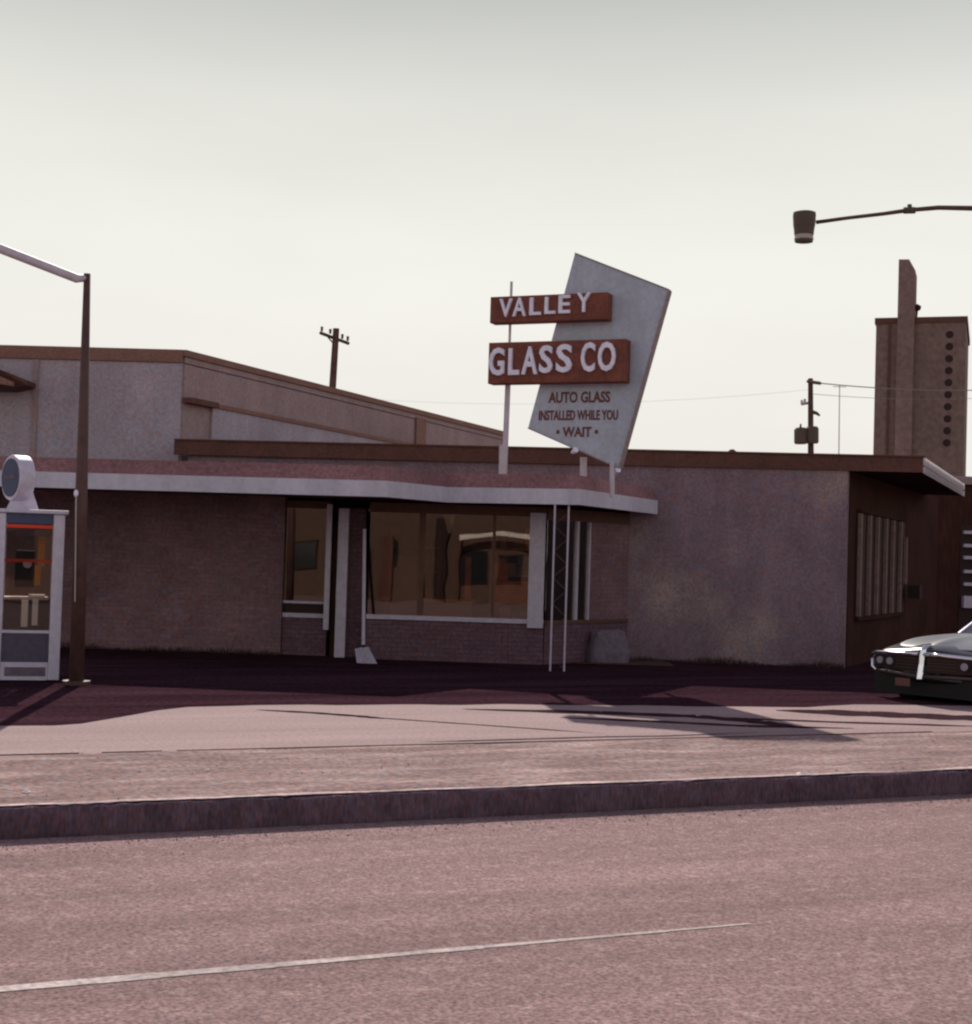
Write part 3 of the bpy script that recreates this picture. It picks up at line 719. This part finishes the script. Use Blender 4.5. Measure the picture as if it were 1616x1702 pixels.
obj('papers', MB().box(ix0 + .30, ix0 + .5, D + .45, D + .7, 1.032, 1.06), m_paper, shf)
# round sign on top, turned to the left
dc = W(39, 795, D + .25); ang = R(48)
ang += R(16.8); ax = Vector((-math.sin(ang), -math.cos(ang), 0)); sdv = Vector((math.cos(ang), -math.sin(ang), 0)); r_ = .285; up = Vector((0,0,1))
def disc(r, off, t):
    ring = lambda o: [dc + ax * o + (sdv * math.cos(2*math.pi*k/36) + up * math.sin(2*math.pi*k/36)) * r for k in range(36)]
    return MB().loft([ring(off), ring(off + t)])
rs = obj('round_sign', disc(r_, -.11, .20), m_alum, pb, smooth=False, bevel=.012)
obj('face', disc(r_ - .045, .091, .012), m_navy, rs)
obj('emblem', MB().add([dc + ax*.105 + sdv*x + up*z for x, z in ((-.16,-.03),(.16,-.01),(.17,.035),(-.15,.02))] , [(0,1,2,3)]).prism(
    [dc + ax*.104 + sdv*x + up*z for x, z in ((-.16,-.03),(.16,-.01),(.17,.035),(-.15,.02))], ax*.004), m_grey, rs)
br_ = [Vector((dc.x - .12, dc.y - .03, bh)), Vector((dc.x + .27, dc.y - .03, bh)), Vector((dc.x + .17, dc.y - .03, bh + .28)), Vector((dc.x - .0, dc.y - .03, bh + .28))]
obj('sign_bracket', MB().prism(br_, (0, .08, 0)), m_alum, pb)
pb.rotation_euler.z = R(16.8); pb.location.x -= .12

# ------------------------------------------------------------------ street lamps
lp = G(127, 1138); LD = lp.y
sl_ = thing('street_lamp', 'brown steel lamp post beside the phone booth with pale arm reaching left', 'street lamp', (lp.x, lp.y, 0), 'street lamps')
tp = W(145, 455, LD)
obj('pole', MB().tube([(lp.x, lp.y, 0), (lp.x + (tp.x-lp.x)*.45, LD, tp.z*.45), (tp.x, LD, tp.z)], [.095, .078, .042], 12), m_polebr, sl_, smooth=True)
obj('base_flange', MB().tube([(lp.x, lp.y, .0), (lp.x, lp.y, .05)], .17, 12), m_polebr, sl_)
a1 = W(143, 462, LD); a2 = W(128, 463, LD - .05); a3 = W(0, 413, LD - .3); a4 = W(-330, 330, LD - .6)
ar = obj('arm', MB().tube([a1, a2, a3, a4], [.045, .055, .058, .045], 10), m_polew, sl_, smooth=True)  # sunlight on the arm put into its pale colour
hd = obj('lamp_head', MB().tube([a4 + Vector((0,0,.06)), a4 + Vector((0,0,-.28))], [.16,.18], 16), m_lamp, sl_)
obj('lens', MB().tube([a4 + Vector((0,0,-.281)), a4 + Vector((0,0,-.38))], [.16,.12], 16), m_lens, hd)
cz = W(125, 1000, LD)
obj('conduit', MB().tube([W(126.5, 826, LD - .12), W(124.5, 1000, LD - .12)], .007, 6), m_steel, sl_)
cp_ = W(126.5, 820, LD - .12)
obj('conduit_cap', MB().tube([cp_ + Vector((0,0,-.045)), cp_ + Vector((0,0,-.02)), cp_ + Vector((0,0,.02)), cp_ + Vector((0,0,.045))], [.012,.028,.028,.012], 10), m_letw, sl_, smooth=True)

RD = 24.0
hc = W(1337, 375, RD)
rl = thing('street_lamp', 'dark lamp head with clear bottom ring hanging from a long thin curved arm', 'street lamp', (W(1790, 900, RD).x, RD, 0), 'street lamps')
arm_px = [(1357,369),(1410,362),(1470,355),(1512,349),(1560,345),(1616,346),(1700,356),(1790,380)]
ap = [W(x, y, RD) for x, y in arm_px]
obj('arm', MB().tube(ap, [.035,.03,.032,.036,.038,.042,.05,.055], 8), m_polebr, rl, smooth=True)
cc = W(1512, 349, RD)
obj('arm_clamp', MB().tube([cc + Vector((-.09,0,-.01)), cc + Vector((.09,0,.0))], .055, 8).box(cc.x-.03, cc.x+.03, cc.y-.03, cc.y+.03, cc.z, cc.z+.09), m_lamp, rl)
obj('pole', MB().tube([(ap[-1].x, RD, 0), (ap[-1].x, RD, ap[-1].z)], [.11, .06], 12), m_polebr, rl, smooth=True)
def zc(r1, z0, r2, z1): return MB().tube([hc + Vector((0,0,z0)), hc + Vector((0,0,z1))], [r1, r2], 20)
h_ = obj('lamp_head', MB().loft([[hc + Vector((math.cos(2*math.pi*k/20)*r, math.sin(2*math.pi*k/20)*r, z)) for k in range(20)] for r, z in
      ((.155,-.15),(.165,-.05),(.175,0),(.185,.16),(.18,.21),(.14,.225))]), m_lamp, rl, smooth=False)
obj('lens', zc(.145, -.152, .155, -.225), m_lens, h_)
obj('lens_ring', zc(.15, -.226, .145, -.265), m_lamp, h_)

# ------------------------------------------------------------------ utility poles behind
D1 = 52
pt = W(559, 546, D1); bs = (W(550, 645, D1).x - .15, D1, -.01)
up1 = thing('utility_pole', 'wooden utility pole with tilted crossarm rising behind the sloping roof at left', 'utility pole', bs, 'utility poles')
obj('pole', MB().tube([(bs[0], D1, -.01), tuple(pt)], [.17, .11], 8), m_util, up1)
obj('crossarm', MB().tube([W(532, 553, D1 - .3), W(580, 571, D1 + .5)], .06, 4), m_util, up1)
for x, y in ((535, 550.5), (549, 554.5), (569, 563), (578, 566.5)):
    p = W(x, y, D1); obj('insulator', MB().tube([p, p + Vector((0,0,.16))], [.04,.05], 6), m_lamp, up1)
obj('brace', MB().tube([W(545, 560, D1-.08), W(557, 574, D1-.08)], .025, 4), m_util, up1)

D2 = 60
pt = W(1347.5, 629, D2)
up2 = thing('utility_pole', 'wooden utility pole carrying two transformer cans left of the brown tower', 'utility pole', (W(1352, 900, D2).x, D2, -.01), 'utility poles')
obj('pole', MB().tube([(W(1352, 900, D2).x, D2, -.01), tuple(pt)], [.17, .10], 8), m_util, up2)
obj('crossarm', MB().tube([W(1343, 634, D2 - .8), W(1364, 637, D2 + .6)], .07, 4), m_util, up2)
for x, y0, y1, r1 in ((1331, 711, 738, .26), (1350, 709, 737, .27)):
    a_ = W(x, y0, D2 - .35); b_ = W(x, y1, D2 - .35)
    tr2 = obj('transformer', MB().tube([a_, a_.lerp(b_, .12), a_.lerp(b_, .9), b_], [r1*.75, r1, r1, r1*.85], 14), m_lamp, up2)
    obj('bushing', MB().tube([a_, a_ + Vector((0,0,.16))], [.05,.03], 6), m_lamp, tr2)
obj('bracket', MB().tube([W(1331, 722, D2-.1), W(1350, 722, D2-.1)], .05, 4), m_util, up2)
obj('switch_arm', MB().tube([W(1332, 672, D2), W(1347, 669, D2)], .05, 4).tube([W(1333, 672, D2), W(1333, 665, D2)], .05, 6).tube([W(1338, 673, D2), W(1338, 663, D2)], .05, 6), m_steel, up2)
obj('switch_arm', MB().tube([W(1348, 684, D2), W(1358, 687, D2), W(1363, 691, D2)], [.1,.07,.04], 6), m_lamp, up2)
def wire(pts, r, label):
    mb = MB().tube(pts, r, 5); tag(obj('power_line', mb, m_wire, origin=tuple(pts[0])), label, 'wire', 'power lines')
def sag(a_, b_, s, n_=10): return [a_.lerp(b_, i/n_) - Vector((0,0,s*4*(i/n_)*(1-i/n_))) for i in range(n_+1)]
wire(sag(W(1343, 648, D2), W(500, 655, D2 + 4), .5), .004, 'thin power line running left from the transformer pole behind the sign')
wire(sag(W(1364, 637, D2), W(1640, 648, D2 + 10), .12), .022, 'thick cable running right from the pole top towards the tower')
wire(sag(W(1352, 655, D2), W(1660, 660, D2 + 10), .15), .010, 'thin lower power line running right from the transformer pole')
p0 = W(1396, 640, 92)
tag(obj('antenna_mast', MB().tube([(W(1394, 900, 92).x, 92, -.01), p0], [.05, .03], 5).tube([p0 + Vector((-.4,0,-.1)), p0 + Vector((.4,0,-.1))], .02, 4), m_steel, origin=(p0.x, 92, 0)),
    'very thin pale mast between the transformer pole and the brown tower', 'mast')

# ------------------------------------------------------------------ tower
DT = 130
tA = W(1453, 700, DT); tB = W(1603, 700, DT); zt = W(1530, 531, DT).z
tw = thing('tower_building', 'tall brown tower block with narrow roof fin and a column of round openings', 'building', (tA.x, DT, 0))
tB = W(1603, 700, DT - 2.4); TP = Plane((tA.x, DT), (tB.x, DT - 2.4))
obj('wall', MB().pbox(TP, 0, TP.len, 0, zt - .5, -14, 0), m_tower, tw)
obj('roof_edge', MB().pbox(TP, -.12, TP.len + .12, zt - .498, zt, -14.1, .12), m_brown, tw)
f0_, _ = TP.hit(1491, 600); f1_, _ = TP.hit(1519, 600)
z_a = W(1497, 435, DT).z; z_b = W(1523, 455, DT).z; z_c = W(1512, 436, DT).z
um_ = f0_ + (f1_-f0_)*.62
pts_ = [TP.P(f0_, 0, .45), TP.P(f1_, 0, .45), TP.P(f1_, z_b, .45), TP.P(um_, z_c, .45), TP.P(f0_, z_a, .45)]
obj('fin', MB().prism(pts_, -TP.n * 3.0), m_towerL, tw)
obj('wall_groove', MB().pbox(TP, f0_ - .75, f0_ - .55, 0, zt - .55, .01, .12), m_brown, tw)
lp_ = W(1525.5, 511, DT - .5)
obj('roof_lamp', MB().tube([lp_ + Vector((-.5,0,-.1)), lp_, lp_ + Vector((.25,0,-.05))], [.15,.32,.2], 8).tube([lp_, Vector((lp_.x, lp_.y + .3, zt))], .08, 6), m_hole, tw)
for k in range(10):
    x = 1579 - k * .55; y = 556 + k * 20.0
    u, z = TP.hit(x, y)
    obj('round_opening', MB().tube([TP.P(u, z, -.3), TP.P(u, z, .03)], .33, 14), m_hole, tw)

# ------------------------------------------------------------------ neighbour at far right
nb_ = thing('neighbouring_store', 'dark low store beyond the glass shop with grey roof edge and white louvres', 'building', (13, 38, 0))
NP = Plane((7.2, 37.5), (24, 39.5))
zn = W(1610, 797, 38.4).z
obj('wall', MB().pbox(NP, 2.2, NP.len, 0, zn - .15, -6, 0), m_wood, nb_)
obj('roof_edge', MB().pbox(NP, 4.3, NP.len, zn - .148, zn + .05, -6, .15), m_stuccoP, nb_)
lv = obj('louvre_panel', MB().pbox(NP, NP.hit(1599, 900)[0] - .05, NP.hit(1700, 900)[0], W(1610, 1005, 37.5).z - .9, W(1610, 872, 37.5).z, .0, .02), m_hole, nb_)
for y in (884, 906, 926, 949, 970):
    u, z = NP.hit(1600, y)
    obj('louvre', MB().pbox(NP, u, u + 2.6, z - .05, z + .03, .021, .12), m_whitew, lv)
u, z = NP.hit(1598, 1000)
obj('louvre_sill', MB().pbox(NP, u, u + 2.7, z - .15, z + .15, .021, .16), m_whitew, lv)

# ------------------------------------------------------------------ parked car
CF = Vector((5.70, 19.5, -.10)); TH = R(50)
dv = Vector((-math.sin(TH), -math.cos(TH), 0)); lv_ = Vector((math.cos(TH), -math.sin(TH), 0))   # nose dir, image-right side
MC = Matrix((dv, lv_, Vector((0,0,1)))).transposed().to_4x4(); MC.translation = CF
# local: x = towards the nose (0 at prow tip), y = sideways, z up
car = thing('parked_car', 'dark sedan with chrome split nose and paired headlamps parked beside the shop', 'car', tuple(CF))
def cobj(name, mb, mt, par=None, **k): return obj(name, mb.xform(MC), mt, par or car, **k)
def sec(x, hw, zb, zs, zh, crown, nx=0):     # closed ring: under, sill, shoulder, hood crown ridge
    ys = [0, .5*hw, .92*hw, hw, hw*1.0, hw*.97, hw*.86, hw*.5, hw*.12]
    zs_ = [zb, zb, zb, zb+.08, (zb+zs)/2+.05, zs-.03, zs, zh-.015, zh+crown]
    rgt = [Vector((x - (abs(y)/hw)**1.4 * nx, y, z)) for y, z in zip(ys, zs_)]
    lft = [Vector((p.x, -p.y, p.z)) for p in reversed(rgt[1:])]
    mid = Vector((x, 0, zh + crown))
    return rgt + [mid] + lft
rings = [sec(-.10,.90,.42,.70,.72,.02,.24), sec(-.16,.94,.34,.74,.77,.04,.24), sec(-.45,.97,.30,.79,.84,.03,.2), sec(-1.0,.98,.26,.87,.90,.02,.1),
         sec(-1.55,.985,.24,.90,.93,.01), sec(-2.2,.99,.22,.92,.93,0), sec(-3.4,.99,.22,.92,.92,0), sec(-4.3,.98,.26,.93,.93,0), sec(-5.1,.95,.36,.88,.88,0), sec(-5.35,.90,.42,.82,.82,0)]
bd_ = cobj('body', MB().loft(rings), m_car, smooth=True); bd_.modifiers.new('s', 'SUBSURF').levels = 1; bd_.modifiers['s'].render_levels = 2
# hood panel
hp = MB(); ring_h = []
for x, hw, z in ((-.30,.66,.815),(-.6,.74,.885),(-1.1,.80,.935),(-2.1,.84,.965)):
    ring_h.append([Vector((x - .12*abs(t)**1.4, hw*t, z + (.035*(1-abs(t)*4) if abs(t) < .25 else 0) - .02*t*t)) for t in (-1,-.6,-.25,-.12,0,.12,.25,.6,1)])
hp.add([p_ for r_q in ring_h for p_ in r_q], [(i*9+k, i*9+k+1, (i+1)*9+k+1, (i+1)*9+k) for i in range(len(ring_h)-1) for k in range(8)])
hdo = cobj('hood', hp, m_carwh, smooth=True); s_ = hdo.modifiers.new('t', 'SOLIDIFY'); s_.thickness = .015; s2_ = hdo.modifiers.new('s', 'SUBSURF'); s2_.levels = 2; s2_.render_levels = 2
# cabin
def cab(x, hw, z): return [Vector((x, -hw, z)), Vector((x, -hw*.6, z+.01)), Vector((x, hw*.6, z+.01)), Vector((x, hw, z))]
gl = MB(); 
base = [(-2.15,.80,.93),(-4.4,.80,.93)]; topc = [(-2.45,.60,1.34),(-3.75,.60,1.34)]
g8 = [Vector((base[0][0],-.80,.93)),Vector((base[0][0],.80,.93)),Vector((base[1][0],.80,.93)),Vector((base[1][0],-.80,.93)),
      Vector((-2.85,-.62,1.34)),Vector((-2.85,.62,1.34)),Vector((-3.75,.62,1.34)),Vector((-3.75,-.62,1.34))]
cobj('window_glass', gl.hexa(g8), m_cglass)
rf = MB(); rr = []
for x, hw, z in ((-2.78,.60,1.345),(-2.95,.64,1.375),(-3.1,.65,1.39),(-3.6,.64,1.375),(-3.85,.60,1.34)):
    rr.append([Vector((x, hw*t, z + .03*(1-t*t))) for t in (-1,-.5,0,.5,1)])
rf.add([p_ for r_q in rr for p_ in r_q], [(i*5+k, i*5+k+1, (i+1)*5+k+1, (i+1)*5+k) for i in range(4) for k in range(4)])
ro = cobj('roof', rf, m_carwh, smooth=True); ro.modifiers.new('t', 'SOLIDIFY').thickness = .03
pil = MB()
for s_ in (-1, 1):
    for (x0, x1) in ((-2.15,-2.83),(-3.2,-3.25),(-4.4,-3.78)):
        cobj('window_pillar', MB().tube([(x0, s_*.80, .93), (x1, s_*.63, 1.35)], .022, 6), m_chrome)
# nose: grille halves, bumper loops, prow, lamps
for s_ in (-1, 1):
    g_ = MB()
    def gp(y, z, o=0): return Vector((-.085 - (abs(y)/.9)**1.4*.24 + o, y*s_, z))
    ysq = [.07,.3,.55,.75,.88]
    for i in range(4):
        g_.quad(gp(ysq[i], .50, .04), gp(ysq[i+1], .50, .04), gp(ysq[i+1], .70, .04), gp(ysq[i], .70, .04))
    gr = cobj('grille', g_, m_hole)
    loop = [gp(.06,.73,.05), gp(.3,.725,.05), gp(.6,.71,.05), gp(.85,.695,.05), gp(.93,.67,.04), gp(.96,.60,.03), gp(.93,.50,.04), gp(.85,.455,.05)]
    cobj('bumper', MB().tube(loop, [.028,.026,.026,.028,.032,.034,.030,.02], 8), m_chrome, smooth=True)
    cobj('lower_bumper', MB().tube([gp(.85,.455,.05), gp(.5,.45,.05), gp(.07,.44,.05)], [.02,.022,.02], 8), mat('dull_bumper', (.12,.08,.07), .5, metal=.5), smooth=True)
    for y in (.56, .76):
        c_ = gp(y, .60, .045)
        hl = cobj('headlamp', MB().tube([c_, c_ + Vector((.035,0,0))], [.058,.045], 16), m_headl, smooth=False)
        cobj('rim', MB().tube([c_ + Vector((-.01,0,0)), c_ + Vector((.018,0,0))], [.07,.068], 16), m_hole, hl)
    bars = MB()
    for z in (.54,.58,.62,.66): bars.tube([gp(.08,z,.05), gp(.45,z,.05)], .003, 4)
    cobj('grille_bars', bars, m_lamp, gr)
prow = MB().loft([[Vector((x+.02, -.045, z)), Vector((x+.09, 0, z)), Vector((x+.02, .045, z)), Vector((x-.1, 0, z))] for x, z in ((-.02,.40),(-.03,.46),(-.06,.60),(-.07,.72),(-.10,.80),(-.2,.85))])
cobj('nose_divider', prow, m_chrome, bevel=.012)
for x in (-1.05, -4.15):
    for s_ in (-1, 1):
        y = s_*.84
        t_ = cobj('wheel', MB().tube([(x, y-.1, .44), (x, y+.1, .44)], .34, 28), m_black, bevel=.02)
        cobj('hubcap', MB().tube([(x, y+s_*.1, .44), (x, y+s_*.125, .44)], [.2,.15], 20), m_chrome, t_)
for s_ in (-1, 1):
    cobj('side_trim', MB().tube([(-.6, s_*.985, .60), (-5.0, s_*.985, .60)], .012, 4), m_chrome)
cobj('licence_plate', MB().box(.0, .012, -.36, -.14, .30, .40), mat('plate', (.16,.07,.06), .6))
cobj('front_valance', MB().box(-.30, -.24, -.86, .86, .17, .46), m_black)

# ------------------------------------------------------------------ buildings across the street (mirrored in the windows)
def across(name, label, x0, x1, y, h, wm, openings, par_h=.3, trim=m_paper):
    t = thing(name, label, 'building', ((x0+x1)/2, y, RZ))
    obj('wall', MB().box(x0, x1, y - 6, y, RZ, h), wm, t)
    obj('cornice', MB().box(x0 - .1, x1 + .1, y - 6.1, y + .25, h + .002, h + par_h), trim, t)
    for (a_, b_, z0, z1) in openings:
        wn = obj('window', MB().box(a_, b_, y + .002, y + .05, z0, z1), m_hole, t)
        obj('pane', MB().box(a_ + .06, b_ - .06, y + .051, y + .06, z0 + .06, z1 - .06), m_cglass, wn)
    return t
across('roadside_office', 'tan stucco office across the street, mirrored in the left shop window panes', -17, -5.3, -13, 4.2, m_tan,
       [(-11.0,-10.6,1.2,2.1),(-9.9,-9.4,1.3,2.2),(-8.0,-7.3,-.1,2.0),(-6.9,-6.2,1.2,2.4),(-13.5,-12.3,1,2.2)], .35, m_rust)
dn = across('roadside_diner', 'diner with curved white fascia across the street, mirrored in the right shop pane', -5.1, 9, -13, 3.9, m_tan,
       [(-3.6,-2.5,.6,1.9),(-2.1,-1.0,.6,1.9),(.6,1.8,.6,2.2),(2.4,4,.6,2.2)], .1, m_brown)
for k_, (x_, w_, h_q, m_2) in enumerate(((-6.9, .5, 2.6, m_brown), (-4.6, .45, 3.2, m_hole), (-3.75, .12, 2.4, m_brown), (-.3, .3, 3.4, m_hole), (1.1, .7, 1.9, m_rust))):
    obj('pier', MB().box(x_, x_ + w_, -12.95, -12.7, RZ, h_q), m_2, dn)
arc = MB()
for i in range(14):
    a0 = -3.7 + i * .28; a1 = a0 + .28; f_ = lambda x: 2.3 + .32 * math.sin((x + 3.7) / 3.92 * math.pi)
    arc.hexa([(a0,-12.4,f_(a0)),(a1,-12.4,f_(a1)),(a1,-12.2,f_(a1)),(a0,-12.2,f_(a0)),(a0,-12.4,f_(a0)+.22),(a1,-12.4,f_(a1)+.22),(a1,-12.2,f_(a1)+.22),(a0,-12.2,f_(a0)+.22)])
obj('curved_fascia', arc, m_paper, dn)

gt = MB()
for k_ in range(2600):
    a_ = random.uniform(-2, 16)
    if k_ % 3: b_ = -.18 - abs(random.gauss(0, .22)); z_ = RZ
    else: b_ = random.uniform(.2, bD - .05); z_ = .008
    r_q = random.uniform(.003, .010) * (1 if k_ % 17 else 1.8); c_ = S(a_, b_, z_); th = random.uniform(0, 6)
    p_ = [c_ + Vector((math.cos(th+q_)*r_q, math.sin(th+q_)*r_q*.8, 0)) for q_ in (0, 2.1, 4.2)]
    gt.add(p_ + [c_ + Vector((0, 0, r_q * .9))], [(0,1,3),(1,2,3),(2,0,3)])
tag(obj('gravel', gt, mat('loose_gravel', (.30,.22,.21), .95, spec=.05, n1=(60,.4))), 'loose gravel along the gutter and on the dirt verge', 'gravel', kind='stuff')

# ------------------------------------------------------------------ litter on the verge
for i, (x, y, s_, lb) in enumerate(((44, 1319, .03, 'small white paper scrap on the dirt verge at far left'),
                        (345, 1283, .02, 'tiny white paper scrap near the pavement joint left of centre'),
                        (1334, 1290, .055, 'crumpled white paper lying on the verge by the kerb at right'))):
    p = G(x, y) ; mb = MB(); ring0 = []
    k = 9
    low = [p + Vector((math.cos(2*math.pi*j/k)*s_*random.uniform(.7,1.2), math.sin(2*math.pi*j/k)*s_*random.uniform(.6,1.1), .015)) for j in range(k)]
    mid = [q.lerp(p + Vector((0,0,.015)), .45) + Vector((0,0,s_*random.uniform(.2,.55))) for q in low]
    tag(obj('paper_scrap', mb.loft([low, mid]), m_paper, origin=tuple(p)), lb, 'litter', 'paper scraps on the verge')
